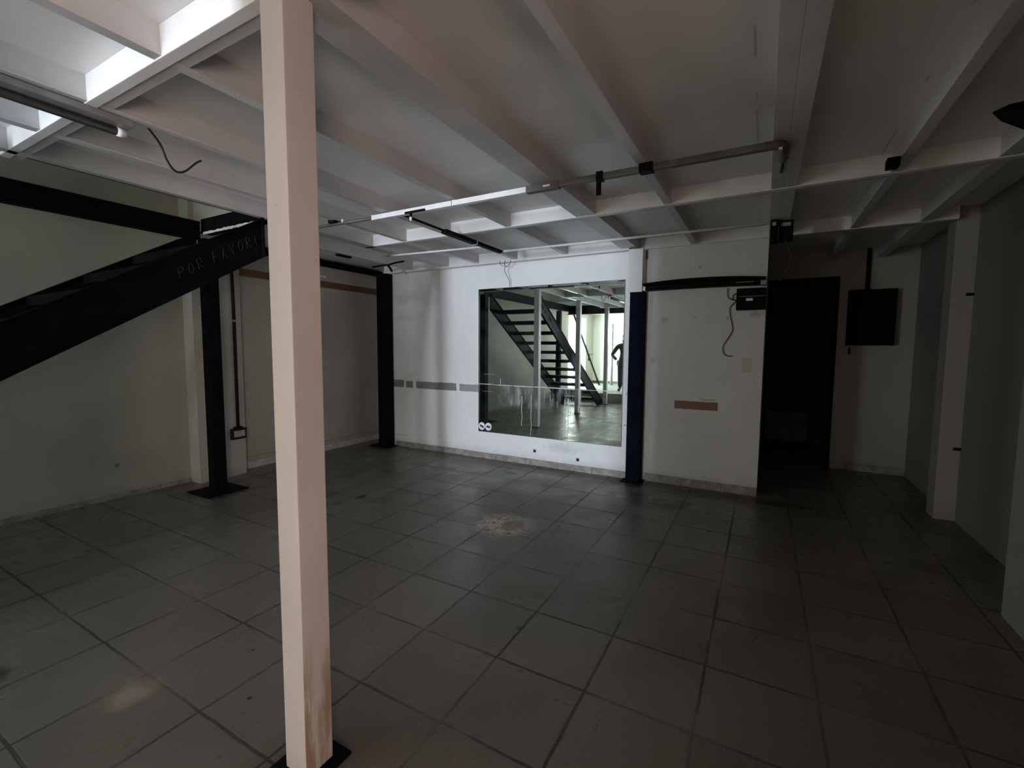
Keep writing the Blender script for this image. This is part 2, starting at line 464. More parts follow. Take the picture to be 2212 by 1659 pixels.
# partition between camera bay and entrance bay, rear wall of camera bay with a small window
struct('wall_partition', MB().box(-1.62, -1.50, -6.0, 0.15, 0, ZD), M['wall_white'])
d = MB()
d.box(-1.50, 1.25, -4.0, -3.85, 0, ZD)
struct('wall_rear', d, M['wall_plain'])
# front wall of the entrance bay, with the street entrance
d = MB()
d.box(-5.5, -3.40, -6.0, -5.8, 0, ZD); d.box(-3.40, -1.62, -6.0, -5.8, 2.60, ZD)
d.box(-3.40, -1.62, -6.0, -5.8, 0, 0.24)
struct('wall_front', d, M['wall_white'], 'pale wall seen in the mirror behind the stairs')
d = MB()      # unseen passage, added to set the entrance light farther back
d.box(-3.55, -3.40, -12.2, -6.0, 0, 2.85); d.box(-1.62, -1.47, -12.2, -6.0, 0, 2.85)
d.box(-3.55, -1.47, -12.2, -6.0, 2.72, 2.85); d.box(-3.55, -1.47, -12.2, -6.0, 0.05, 0.25)
struct('wall_added_passage', d, M['wall_plain'])
struct('floor_platform', MB().box(-5.5, -1.62, -5.8, -2.05, 0, 0.25), M['platform'], 'raised concrete floor seen in the mirror')
# unseen closed shaft, added above the stair opening to keep sky light out
d = MB()
d.box(-3.90, -3.80, -2.1, 2.76, ZD + 0.12, 5.0)
d.box(-5.5, -3.90, -2.1, -2.0, ZD + 0.12, 5.0)
d.box(-5.7, -3.80, -2.1, 2.76, 5.0, 5.1)
struct('wall_added_shaft', d, M['wall_plain'])
struct('wall_stairwell_end', MB().box(-5.5, -3.90, 2.655, 2.76, ZD + 0.001, 5.0), M['wall_left'])
# skirtings
d = MB()
x = -4.87
while x < -1.36:
    w = min(0.447, -1.335 - x)
    d.box(x, x + w - 0.004, 5.150, 5.166, 0, 0.078 + random.uniform(-0.003, 0.003)); x += 0.447
struct('baseboard_back', d, M['skirting'], 'worn tile skirting under the mirror wall', 0.002)
d = MB(); x = -1.13
while x < -0.01:
    w = min(0.40, -0.0 - x)
    d.box(x, x + w - 0.004, 5.186, 5.20, 0, 0.088); x += 0.40
struct('baseboard_back_right', d, M['skirting'], None, 0.002)
struct('baseboard_left', MB().box(-5.5, -5.485, 3.11, 5.48, 0, 0.085), M['skirting_white'], None, 0.003)
struct('baseboard_left_near', MB().box(-5.5, -5.488, -2.0, 2.60, 0, 0.05), M['skirting'], None, 0.003)
struct('baseboard_recess', MB().box(0.80, 1.54, 6.936, 6.95, 0, 0.09), M['skirting'], None, 0.003)
struct('baseboard_front', MB().box(-5.5, -3.40, -5.8, -5.785, 0.25, 0.33), M['plinth'], None, 0.003)

# ------------------------------------------------------------------ cross beams (steel channels)
def channel_beam(name, x0, x1, yf, yb, zb, label, mat='white_paint'):
    r = thing(name, ((x0 + x1) / 2, yf, zb), label, 'ceiling beam', 'white cross beams of the ceiling')
    ym = yf + (yb - yf) * 0.5
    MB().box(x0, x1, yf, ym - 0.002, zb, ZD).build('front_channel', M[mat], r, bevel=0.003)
    MB().box(x0, x1, ym - 0.003, yb, zb + 0.006, ZD).build('rear_channel', M['joist_paint'], r, bevel=0.003)  # darker copy of the white paint, shading the beam's underside by colour
    return r
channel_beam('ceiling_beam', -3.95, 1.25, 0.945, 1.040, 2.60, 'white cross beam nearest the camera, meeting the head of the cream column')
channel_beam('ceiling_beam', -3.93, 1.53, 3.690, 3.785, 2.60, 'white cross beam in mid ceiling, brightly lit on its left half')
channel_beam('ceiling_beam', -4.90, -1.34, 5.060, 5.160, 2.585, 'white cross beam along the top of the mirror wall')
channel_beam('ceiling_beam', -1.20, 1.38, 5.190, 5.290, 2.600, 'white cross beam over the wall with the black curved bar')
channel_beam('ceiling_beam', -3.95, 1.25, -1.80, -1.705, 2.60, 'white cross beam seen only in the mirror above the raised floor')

# ------------------------------------------------------------------ joists
JOISTS = [(-4.475, -4.415, 2.68, 5.05, 'narrow white joist nearest the left wall, over the black post'),
          (-3.360, -3.300, -5.7, 5.05, 'white joist just right of the stair opening'),
          (-2.790, -2.730, -5.7, 5.05, 'white joist over the dark fluorescent batten'),
          (-2.115, -2.060, -5.7, 5.05, 'white joist crossing the near beam left of the cream column'),
          (-0.718, -0.660, -3.8, 5.18, 'white joist above the clamp on the dark conduit, over the dim wall'),
          (0.640, 0.700, -3.8, 6.9, 'white joist carrying the small black sensor'),
          (1.125, 1.210, -3.8, 6.9, 'white joist nearest the dark right wall')]
for (x0, x1, y0, y1, lab) in JOISTS:
    r = thing('ceiling_joist', ((x0 + x1) / 2, (y0 + y1) / 2, 2.604), lab, 'ceiling joist', 'white ceiling joists')
    xm = (x0 + x1) / 2
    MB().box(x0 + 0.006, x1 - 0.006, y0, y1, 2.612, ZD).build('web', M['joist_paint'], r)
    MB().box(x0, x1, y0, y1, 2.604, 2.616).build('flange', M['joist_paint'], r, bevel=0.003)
for (x0, x1, y0, y1, lab) in ((-1.432, -1.262, -0.2, 5.16, 'wide double joist running from the cream column to the black column by the mirror'),
                              (-0.005, 0.148, -3.8, 5.18, 'wide double joist at whose end the black junction boxes hang')):
    r = thing('ceiling_joist', ((x0 + x1) / 2, (y0 + y1) / 2, 2.604), lab, 'ceiling joist', 'white ceiling joists')
    xm = (x0 + x1) / 2
    for (a, b) in ((x0, xm), (xm, x1)):
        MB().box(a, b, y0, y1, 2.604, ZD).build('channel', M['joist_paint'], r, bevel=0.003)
# trimmer beam beside the stair opening: white outside, black towards the stairs
r = thing('trimmer_beam', (-3.855, 0.4, 2.59), 'steel beam edging the stair opening, white on the room side, black on the stair side', 'ceiling beam')
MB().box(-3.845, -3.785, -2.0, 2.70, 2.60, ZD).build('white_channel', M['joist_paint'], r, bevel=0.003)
o = MB().box(-3.925, -3.847, -2.0, 2.70, 2.618, ZD + 0.02).build('black_channel', M['black'], r, bevel=0.003)
r = thing('trimmer_beam', (-3.855, 3.9, 2.59), 'white beam continuing from the stair opening towards the mirror wall', 'ceiling beam')
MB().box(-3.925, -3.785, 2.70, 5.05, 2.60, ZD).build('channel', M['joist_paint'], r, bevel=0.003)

# black beams round the stair opening
def black_beam(x0, x1, y0, y1, z0, z1, lab, along):
    r = thing('black_beam', ((x0 + x1) / 2, (y0 + y1) / 2, z0), lab, 'beam', 'black steel beams')
    if along == 'y':
        MB().box(x1 - 0.02, x1, y0, y1, z0, z1).build('web', M['black'], r, bevel=0.002)
        MB().box(x0, x1 + 0.01, y0, y1, z0, z0 + 0.018).build('flange', M['black'], r, bevel=0.002)
        MB().box(x0, x1 + 0.01, y0, y1, z1 - 0.018, z1).build('flange', M['black'], r, bevel=0.002)
    else:
        MB().box(x0, x1, y0, y0 + 0.02, z0, z1).build('web', M['black'], r, bevel=0.002)
        MB().box(x0, x1, y0 - 0.01, y1, z0, z0 + 0.018).build('flange', M['black'], r, bevel=0.002)
    return r
black_beam(-5.03, -4.93, -2.0, 2.52, 2.555, 2.725, 'long black beam above the stairs, running to the black post', 'y')
black_beam(-4.99, -3.95, 2.56, 2.66, 2.625, 2.765, 'black beam across the head of the stairs', 'x')
black_beam(-5.0, -3.10, -2.10, -2.00, 2.47, 2.72, 'black cross beam at the foot of the stair opening, seen in the mirror', 'x')
black_beam(-5.495, -5.40, 3.12, 5.45, 2.63, 2.70, 'thin black beam on top of the left wall beyond the post', 'y')
# ragged white plaster clinging under the head beam
d = MB(); pts = []
rg = random.Random(3)
n = 26
for i in range(n + 1):
    u = i / n
    x = -4.93 + u * 0.95
    pts.append((x, 2.632 + rg.uniform(-0.006, 0.004)))
low = []
for i in range(n + 1):
    u = 1 - i / n
    x = -4.93 + u * 0.95
    low.append((x, 2.612 - (0.03 if 0.62 < u < 0.85 else 0.006) * rg.random() ))
d.prism(pts + low, 1, 2.545, 2.553)
tag(d.build('plaster_crust', M['plaster_white'], origin=(-4.4, 2.549, 2.62)), 'ragged white plaster crust under the beam at the head of the stairs', 'plaster')

# ------------------------------------------------------------------ columns
def column(name, x, y, w, z1, mat, label, group, plate=0.13, plate_mat='black'):
    r = thing(name, (x, y, 0), label, 'column', group)
    h = w / 2
    MB().box(x - h, x + h, y - h, y + h, 0.008, z1).build('shaft', M[mat], r, bevel=0.004)
    MB().box(x - plate, x + plate, y - plate, y + plate, 0, 0.010).build('base_plate', M[plate_mat], r, bevel=0.002)
    return r
column('steel_column', -1.370, 0.987, 0.110, 2.60, 'column_paint', 'cream painted column standing closest to the camera', 'pale steel columns', 0.10)
column('steel_column', -3.735, 2.570, 0.100, 2.59, 'column_paint', 'pale column at the head of the stairs, seen only in the mirror', 'pale steel columns', 0.06)
column('steel_column', -3.715, 0.458, 0.100, 2.59, 'column_paint', 'pale column beside the middle of the stairs, seen only in the mirror', 'pale steel columns', 0.06)
column('steel_column', -3.700, -1.604, 0.100, 2.59, 'column_paint', 'pale column at the foot of the stairs, seen only in the mirror', 'pale steel columns', 0.06)
column('black_post', -4.915, 2.575, 0.120, 2.56, 'black', 'black steel post at the head of the stairs beside the conduit', 'black steel posts', 0.20)
r = thing('black_post', (-5.01, 5.09, 0), 'black steel post in the corner left of the mirror wall', 'column', 'black steel posts')
MB().box(-5.11, -4.905, 5.03, 5.15, 0.008, 2.585).build('shaft', M['black'], r, bevel=0.004)
MB().box(-5.22, -4.84, 4.93, 5.15, 0, 0.010).build('base_plate', M['black'], r)
r = thing('black_post', (-1.235, 5.12, 0), 'blue-black steel column between the mirror and the dim wall, white above', 'column', 'black steel posts')
M['blueblack'] = simple('blue_black_painted_steel', (0.005, 0.0065, 0.015), 0.7, 0, 0.3, 8, 0.15, 30, 0.04)
MB().box(-1.315, -1.165, 5.05, 5.20, 0.008, 2.13).build('shaft', M['blueblack'], r, bevel=0.005)
d = MB(); d.box(-1.335, -1.185, 5.045, 5.20, 2.12, 2.585)
o = d.build('whitewashed_top', M['wall_back'], r, bevel=0.004); o['label'] = 'white painted top of the column'
MB().box(-1.36, -1.13, 5.00, 5.20, 0, 0.010).build('base_plate', M['black'], r)
MB().box(-1.184, -1.166, 5.19, 5.21, 0.0, 2.10).build('brown_edge', simple('brown_grey_edge', (0.24, 0.21, 0.18), 0.7), r)
MB().box(-1.235, -1.180, 5.19, 5.215, 2.50, 2.585).build('angle_bracket', M['black'], r)

# ------------------------------------------------------------------ staircase
SL = 0.61
def ztop(y): return 2.325 - SL * (2 - y)
def zbot(y): return 2.000 - SL * (2 - y)
st = thing('staircase', (-4.36, 0.3, 0), 'black open-tread steel staircase rising along the left wall', 'staircase')
def stringer(xa, xb, lab):
    y1 = 2.44
    yt0 = 2 - 2.325 / SL
    yb0 = 2 - 2.000 / SL
    poly = [(yt0 + 0.12, 0.0), (yb0, 0.0), (y1, zbot(y1)), (y1, ztop(y1)), (yt0 + 0.12, ztop(yt0 + 0.12))]
    s_ = MB().prism(poly, 0, xa, xb).build('stringer', M['black'], st, bevel=0.002)
    for (za, nm) in ((ztop, 'flange'), (zbot, 'flange')):
        off = -0.012 if za is ztop else 0.0
        ya = yt0 + 0.12 if za is ztop else yb0
        d = MB().prism([(ya, za(ya) + off), (y1, za(y1) + off), (y1, za(y1) + off + 0.012), (ya, za(ya) + off + 0.012)], 0,
                       min(xa, xb) - 0.012, max(xa, xb) + 0.012)
        d.build(nm, M['black'], s_)
    return s_
near = stringer(-3.815, -3.795, 'near')
far = stringer(-4.865, -4.845, 'far')
MB().box(-3.83, -3.78, 2.425, 2.447, zbot(2.44), ztop(2.44)).build('end_plate', M['black'], near)
k = 0
y = 2.03; z = 2.27
while z > 0.1:
    MB().box(-4.845, -3.815, y - 0.115, y + 0.115, z - 0.065, z + 0.008).build('tread', M['black'], st, bevel=0.003)
    y -= 0.338; z -= 0.208; k += 1
MB().box(-3.79, -3.74, -0.72, -0.30, 1.355, 1.365).box(-3.79, -3.77, -0.50, -0.44, 1.20, 1.36).build('bracket', M['black'], st)
# scratched lettering on the near stringer
GL = {'P': [[(0, 0), (0, 1), (.55, .95), (.6, .6), (.05, .5)]],
      'O': [[(.3, 0), (.02, .3), (.05, .8), (.35, 1), (.6, .75), (.58, .25), (.3, 0)]],
      'R': [[(0, 0), (0, 1), (.5, .95), (.55, .6), (.05, .5), (.65, 0)]],
      'F': [[(.6, 1), (0, .95), (0, 0)], [(0, .5), (.45, .52)]],
      'A': [[(0, 0), (.3, 1), (.62, 0)], [(.12, .35), (.52, .35)]],
      'V': [[(0, 1), (.3, 0), (.62, 1)]],
      '!': [[(.2, 1), (.22, .3)], [(.22, .08), (.23, .0)]]}
rl = random.Random(4)
u = 0.0
ca, sa = math.cos(math.atan(SL)), math.sin(math.atan(SL))
for word in ('POR', 'FAVOR!'):
    d = MB()
    for ch in word:
        hs = rl.uniform(0.85, 1.2)
        for stroke in GL[ch]:
            pts = []
            for (a, b) in stroke:
                du, dv = u + a * 0.058 + rl.uniform(-.004, .004), b * 0.088 * hs + rl.uniform(-.004, .004)
                pts.append((-3.7945, 1.79 + du * ca - dv * sa * 0.35, 2.000 + du * sa + dv * ca))
            d.tube(pts, 0.0022, 5)
        u += 0.078 if ch != '!' else 0.03
    u += 0.055
    o = d.build('scratched_word', M['chalk'], near)
    o['label'] = 'faint scratched word ' + ('POR' if word == 'POR' else 'FAVOR!')

# ------------------------------------------------------------------ mirror
r = thing('wall_mirror', (-2.39, 5.15, 0.37), 'large square mirror on the back wall reflecting the stairs', 'mirror')
MB().box(-3.364, -1.403, 5.1500, 5.1655, 0.371, 2.274).build('glass', M['mirror'], r)
d = MB()
for (a, b, c_, e) in ((-3.368, -1.399, 2.274, 2.280), (-3.368, -1.399, 0.365, 0.371)):
    d.box(a, b, 5.1505, 5.1655, c_, e)
d.box(-3.368, -3.364, 5.1505, 5.1655, 0.365, 2.28); d.box(-1.403, -1.399, 5.1505, 5.1655, 0.365, 2.28)
d.build('edge', M['mirror_edge'], r)
# glue line and drips
d = MB(); x = -3.36
rg = random.Random(11)
while x < -1.42:
    w = rg.uniform(0.12, 0.4); w = min(w, -1.41 - x)
    hh = rg.uniform(0.0015, 0.005)
    z0 = 1.014 + (x + 3.36) * -0.004 + rg.uniform(-0.002, 0.002)
    d.box(x, x + w, 5.1485, 5.1502, z0 - hh, z0 + hh)
    x += w + rg.uniform(0, 0.02)
d.build('glue_line', M['plaster_white'], r)
for (xx, za, zb_, wd) in ((-2.700, 0.88, 0.50, .004), (-2.566, 0.90, 0.39, .003), (-2.103, 0.875, 0.388, .0055), (-2.060, 0.885, 0.386, .0055),
                          (-2.035, 0.88, 0.62, .003), (-1.926, 1.17, 0.74, .005), (-1.905, 1.0, 0.83, .003), (-3.02, 1.10, 1.02, .004), (-2.30, .93, .84, .003)):
    pts = [(xx + 0.006 * math.sin(k * 1.3 + xx * 40) * k / 10, 5.149, za + (zb_ - za) * k / 10) for k in range(11)]
    MB().tube(pts, wd, 6, wd * 0.7).build('paint_drip', M['plaster_white'], r)
MB().box(-3.28, -3.10, 5.1485, 5.1502, 1.148, 1.153).build('scratch', M['grey_plastic'], r)
MB().box(-3.30, -3.13, 5.1485, 5.1502, 0.917, 0.920).build('scratch', M['grey_plastic'], r)
for (cx, lab) in ((-3.312, 'left one of two round white stickers in the lower mirror corner'),
                  (-3.208, 'right one of two round white stickers in the lower mirror corner')):
    cz = 0.441
    r = thing('round_sticker', (cx, 5.148, cz), lab, 'sticker', 'round stickers on the mirror')
    poly = [(cx + 0.050 * math.cos(a * 2 * PI / 32), cz + 0.053 * math.sin(a * 2 * PI / 32)) for a in range(32)]
    MB().prism(poly, 1, 5.1470, 5.1498).build('disc', M['sticker_white'], r)
    s1 = 0.010 if cx < -3.25 else 0.002
    MB().prism([(cx - 0.029, cz + 0.015 + s1), (cx + 0.031, cz + 0.012 - s1), (cx + 0.031, cz - 0.020 - s1), (cx - 0.029, cz - 0.014 + s1)], 1, 5.1460, 5.1470).build('slot', M['sticker_dark'], r)

# small wall sockets under the mirror
for (xx, zz_, lab) in ((-2.517, 0.187, 'tiny open wall box under the mirror, left one'), (-1.931, 0.146, 'tiny open wall box under the mirror, right one')):
    r = thing('wall_box', (xx, 5.16, zz_), lab, 'wall box', 'small wall boxes under the mirror')
    MB().box(xx - 0.022, xx + 0.022, 5.160, 5.166, zz_ - 0.022, zz_ + 0.022).build('rim', M['grey_plastic'], r, bevel=0.002)
    MB().box(xx - 0.012, xx + 0.014, 5.1575, 5.160, zz_ - 0.014, zz_ + 0.012).build('hole', M['black_dull'], r)

# ------------------------------------------------------------------ conduits and fittings on the ceiling
Y0, Z0 = 2.838, 2.575
r = thing('conduit_run', (-3.3, Y0, Z0), 'thin grey conduit left of the white battens under the ceiling', 'conduit')
MB().tube([(-3.78, Y0 - 0.01, Z0 + 0.01), (-2.86, Y0, Z0)], 0.014).build('pipe', M['dark_conduit'], r, smooth=True)
MB().box(-3.40, -3.32, Y0 - 0.05, Y0 + 0.02, 2.585, 2.612).build('clamp', M['black_dull'], r)
MB().box(-3.24, -3.225, Y0 - 0.04, Y0 - 0.02, 2.575, 2.60).build('screw', M['white_plastic'], r)
for (x0, x1, lab) in ((-2.900, -2.085, 'white ceiling batten, left one of the two joined end to end'),
                      (-2.075, -1.455, 'white ceiling batten, right one, ending at the dark conduit')):
    r = thing('ceiling_batten', ((x0 + x1) / 2, Y0, Z0), lab, 'light batten', 'white ceiling battens')
    MB().box(x0, x1, Y0 - 0.022, Y0 + 0.022, Z0 - 0.020, Z0 + 0.018).build('ceiling_channel', M['white_plastic'], r, bevel=0.004)
    MB().box(x0 - 0.003, x0 + 0.010, Y0 - 0.024, Y0 + 0.024, Z0 - 0.022, Z0 + 0.020).build('end_cap', M['white_plastic'], r, bevel=0.002)
r = thing('hanging_lampholder', (-2.47, Y0 - 0.03, Z0 - 0.02), 'small black lamp holder with white tip hanging from the left white batten', 'lamp holder')
MB().box(-2.53, -2.33, Y0 - 0.034, Y0 - 0.022, Z0 - 0.022, Z0 - 0.008).build('arm', M['black_dull'], r)
MB().tube([(-2.47, Y0 - 0.03, Z0 - 0.02), (-2.47, Y0 - 0.03, Z0 - 0.06)], 0.011).build('socket', M['black_dull'], r)
MB().tube([(-2.47, Y0 - 0.03, Z0 - 0.055), (-2.47, Y0 - 0.03, Z0 - 0.078), (-2.47, Y0 - 0.03, Z0 - 0.085)], 0.012, 10, 0.006).build('bulb_tip', M['white_plastic'], r, smooth=True)
for (xx, lab) in ((-2.09, 'black wire stub at the joint of the two white battens'), (-2.72, 'black wire stub above the left end of the white batten')):
    o = MB().tube(smooth_path([(xx - 0.05, Y0 + 0.02, 2.598), (xx, Y0 + 0.035, 2.604), (xx + 0.04, Y0 + 0.02, 2.600), (xx + 0.06, Y0 + 0.03, 2.612)]), 0.006).build('wire_stub', M['wire'], origin=(xx, Y0 + 0.03, 2.6))
    tag(o, lab, 'wire', 'short ceiling wire stubs')
r = thing('conduit_run', (-0.7, Y0, Z0), 'dark grey conduit run with clamps bending down at its right end', 'conduit')
MB().box(-1.455, -0.02, Y0 - 0.020, Y0 + 0.020, Z0 - 0.020, Z0 + 0.018).build('pipe', M['dark_conduit'], r, bevel=0.008)
MB().box(-1.460, -1.22, Y0 - 0.025, Y0 + 0.025, Z0 - 0.025, Z0 + 0.021).build('sleeve', M['dark_conduit'], r, bevel=0.006)
MB().box(-1.33, -1.28, Y0 - 0.0275, Y0 - 0.024, Z0 - 0.008, Z0 + 0.004).build('tag', M['white_plastic'], r)
d = MB(); d.box(-0.965, -0.925, Y0 - 0.030, Y0 + 0.028, Z0 - 0.026, Z0 + 0.026); d.box(-0.960, -0.930, Y0 - 0.034, Y0 - 0.022, Z0 - 0.12, Z0 + 0.0)
d.build('hanging_bracket', M['black_dull'], r, bevel=0.002)
d = MB(); d.box(-0.70, -0.62, Y0 - 0.028, Y0 + 0.035, Z0 - 0.024, Z0 + 0.028)
d.build('clamp', M['black_dull'], r, bevel=0.003)
MB().tube(smooth_path([(-0.05, Y0, Z0), (0.01, Y0 + 0.005, Z0), (0.045, Y0 + 0.03, Z0), (0.05, Y0 + 0.08, Z0), (0.05, Y0 + 0.22, Z0)]), 0.024, 10).build('elbow', M['dark_conduit'], r, smooth=True)
MB().tube([(0.05, Y0 + 0.2, Z0), (0.047, Y0 + 0.50, Z0 + 0.02)], 0.009).build('cable', M['wire'], r)
MB().box(0.022, 0.040, Y0 - 0.014, Y0 + 0.004, Z0 - 0.030, Z0 - 0.020).build('screw', M['white_plastic'], r)
r = thing('conduit_run', (-1.3, 4.53, 2.58), 'thin white conduit crossing the ceiling in front of the mirror wall', 'conduit')
MB().tube([(-2.60, 4.50, 2.585), (-0.02, 4.585, 2.588)], 0.0125).build('pipe', M['white_plastic'], r, smooth=True)
MB().tube([(-2.66, 4.498, 2.585), (-2.57, 4.501, 2.585)], 0.016).build('coupling', M['white_plastic'], r, smooth=True)
r = thing('tube_lamp', (-3.1, 4.12, 2.56), 'thin white unlit lamp tube hanging near the left end of the mirror wall', 'tube lamp')
MB().tube([(-3.93, 4.04, 2.57), (-2.68, 4.145, 2.57)], 0.011).build('lamp_tube', M['white_plastic'], r, smooth=True)
MB().tube([(-3.30, 4.092, 2.57), (-3.30, 4.092, 2.61)], 0.003).build('hanger', M['wire_grey'], r)
MB().tube([(-2.75, 4.138, 2.57), (-2.75, 4.138, 2.61)], 0.003).build('hanger', M['wire_grey'], r)
r = thing('black_cable_duct', (-2.6, 3.6, 2.57), 'black cable duct running from the white batten towards the mirror wall', 'cable duct')
MB().tube([(-2.64, 2.87, 2.585), (-2.635, 3.45, 2.580)], 0.011).build('pipe', M['black_dull'], r)
MB().box(-2.660, -2.600, 3.44, 3.95, 2.552, 2.590).build('box_section', M['black_dull'], r, bevel=0.004)
MB().box(-2.650, -2.600, 3.955, 4.46, 2.556, 2.588).build('box_section', M['black_dull'], r, bevel=0.004)
MB().box(-2.663, -2.598, 3.948, 3.958, 2.550, 2.590).build('joint_ring', M['white_plastic'], r)
# junction boxes at the end of the double joist
for (x0, x1, z0, z1, lab, nm) in ((0.005, 0.065, 2.42, 2.60, 'narrow black junction box hanging beside the larger one under the double joist', 0),
                                  (0.070, 0.175, 2.44, 2.60, 'black junction box with loose cables under the end of the double joist', 1)):
    yy = 4.52 if nm == 0 else 4.58
    r = thing('junction_box', ((x0 + x1) / 2, yy, z0), lab, 'junction box', 'black junction boxes')
    MB().box(x0, x1, yy, yy + 0.14, z0, z1).build('case', M['black_dull'], r, bevel=0.006)
    MB().box(x0 + 0.012, x1 - 0.02, yy - 0.004, yy + 0.002, z1 - 0.05, z1 - 0.02).build('lid', M['grey_plastic'], r, bevel=0.002)
o = MB().tube(smooth_path([(0.12, 4.62, 2.45), (0.15, 4.63, 2.38), (0.17, 4.63, 2.28), (0.14, 4.64, 2.16), (0.09, 4.65, 2.10)]), 0.006).build('hanging_cable', M['wire'], origin=(0.13, 4.63, 2.4))
tag(o, 'dark cable hanging below the black junction boxes', 'cable', 'hanging cables')
# small black sensor on a joist
r = thing('ceiling_sensor', (0.60, 3.42, 2.58), 'small black sensor on the joist at upper right', 'sensor')
MB().box(0.575, 0.635, 3.40, 3.47, 2.55, 2.604).build('housing', M['black_dull'], r, bevel=0.006)
MB().box(0.590, 0.612, 3.37, 3.41, 2.535, 2.575).build('lens_hood', M['black_dull'], r, bevel=0.004)
# black spotlight at right edge
r = thing('ceiling_spotlight', (0.98, 2.87, 2.57), 'black pointed lamp hood under the ceiling at the right edge', 'spotlight')
MB().tube([(0.868, 2.95, 2.585), (0.91, 2.95, 2.575), (1.00, 2.95, 2.55), (1.10, 2.95, 2.53)], 0.004, 14, 0.095).build('lamp_hood', M['black_dull'], r, smooth=True)
MB().box(1.03, 1.07, 2.93, 2.97, 2.58, ZD).build('bracket', M['black_dull'], r)
# fluorescent batten at upper left
r = thing('fluorescent_fixture', (-2.81, 0.4, 2.57), 'long dark fluorescent fixture under the ceiling at upper left', 'light fixture')
MB().box(-2.835, -2.760, -0.55, 1.13, 2.570, 2.600).build('housing', M['grey_conduit'], r, bevel=0.004)
MB().tube([(-2.83, -0.5, 2.550), (-2.83, 1.09, 2.550)], 0.019, 12).build('lamp_tube', M['dark_conduit'], r, smooth=True)
MB().tube([(-2.83, 1.085, 2.550), (-2.83, 1.12, 2.550)], 0.021, 12).build('lamp_socket', M['white_plastic'], r, smooth=True)
MB().tube([(-2.83, -0.53, 2.550), (-2.83, -0.50, 2.550)], 0.021, 12).build('lamp_socket', M['white_plastic'], r, smooth=True)
o = MB().tube(smooth_path([(-2.815, 1.21, 2.62), (-2.83, 1.27, 2.56), (-2.85, 1.31, 2.49), (-2.86, 1.35, 2.455), (-2.87, 1.40, 2.47), (-2.868, 1.46, 2.535), (-2.87, 1.49, 2.56)]), 0.0055).build('hanging_cable', M['wire'], origin=(-2.83, 1.3, 2.6))
tag(o, 'black cable drooping in a loop from the ceiling at upper left', 'cable', 'hanging cables')
# dangling wires over the mirror
for (pts, lab) in (([(-2.985, 5.05, 2.60), (-2.975, 5.05, 2.57), (-2.955, 5.05, 2.545), (-2.93, 5.055, 2.535)], 'short grey wire curl left of the dangling wire above the mirror'),
                   ([(-2.905, 5.05, 2.60), (-2.905, 5.05, 2.55), (-2.915, 5.06, 2.48), (-2.900, 5.09, 2.42), (-2.878, 5.12, 2.36), (-2.878, 5.13, 2.29)], 'longest grey wire dangling down to the mirror top'),
                   ([(-2.90, 5.052, 2.525), (-2.87, 5.05, 2.53), (-2.835, 5.05, 2.55), (-2.825, 5.05, 2.58), (-2.83, 5.05, 2.60)], 'grey wire loop right of the dangling wire above the mirror')):
    o = MB().tube(smooth_path(pts), 0.0035, 6).build('hanging_wire', M['wire_grey'], origin=pts[0])
    tag(o, lab, 'wire', 'grey wires above the mirror')
# torn black fittings near the corner
o = MB().tube(smooth_path([(-4.76, 4.62, 2.598), (-4.60, 4.61, 2.604), (-4.45, 4.59, 2.598), (-4.30, 4.57, 2.61), (-4.13, 4.55, 2.612)]), 0.012).tube([(-4.46, 4.6, 2.60), (-4.53, 4.72, 2.585), (-4.60, 4.82, 2.565)], 0.016).build('torn_ceiling_fitting', M['black_dull'], origin=(-4.45, 4.6, 2.6))
tag(o, 'torn black three-armed fitting under the ceiling by the corner post', 'ceiling fitting')
o = MB().box(-4.50, -4.45, 3.78, 3.99, 2.580, 2.602).build('ceiling_clip', M['black_dull'], bevel=0.008, origin=(-4.47, 3.9, 2.59))
tag(o, 'small dark oblong clip under the narrow joist right of the cream column', 'clip')

r = thing('wall_hook', (-5.49, 4.37, 2.49), 'small white hook on the left wall above the brown band', 'hook')
MB().tube([(-5.5, 4.36, 2.495), (-5.47, 4.37, 2.492), (-5.455, 4.40, 2.485)], 0.007).build('arm', M['white_plastic'], r, smooth=True)
MB().tube([(-5.458, 4.395, 2.498), (-5.456, 4.405, 2.470)], 0.010).build('tip', M['white_plastic'], r, smooth=True)

# ------------------------------------------------------------------ conduit and socket on the left pier
r = thing('wall_conduit', (-5.295, 3.02, 0.5), 'dark vertical conduit ending in a socket box right of the black post', 'conduit')
MB().tube([(-5.297, 3.015, 2.60), (-5.297, 3.022, 1.80), (-5.297, 3.018, 0.56)], 0.018).build('pipe', M['brown_conduit'], r, smooth=True)
MB().box(-5.31, -5.27, 2.93, 3.10, 0.43, 0.555).build('socket_box', M['brown_conduit'], r, bevel=0.008)
MB().box(-5.27, -5.262, 2.955, 3.078, 0.458, 0.53).build('faceplate', M['grey_plastic'], r, bevel=0.004)
MB().box(-5.305, -5.276, 2.965, 3.06, 0.548, 0.575).build('gland', M['black_dull'], r, bevel=0.004)
MB().box(-5.302, -5.278, 3.005, 3.035, 1.78, 1.80).build('clip', M['grey_plastic'], r)

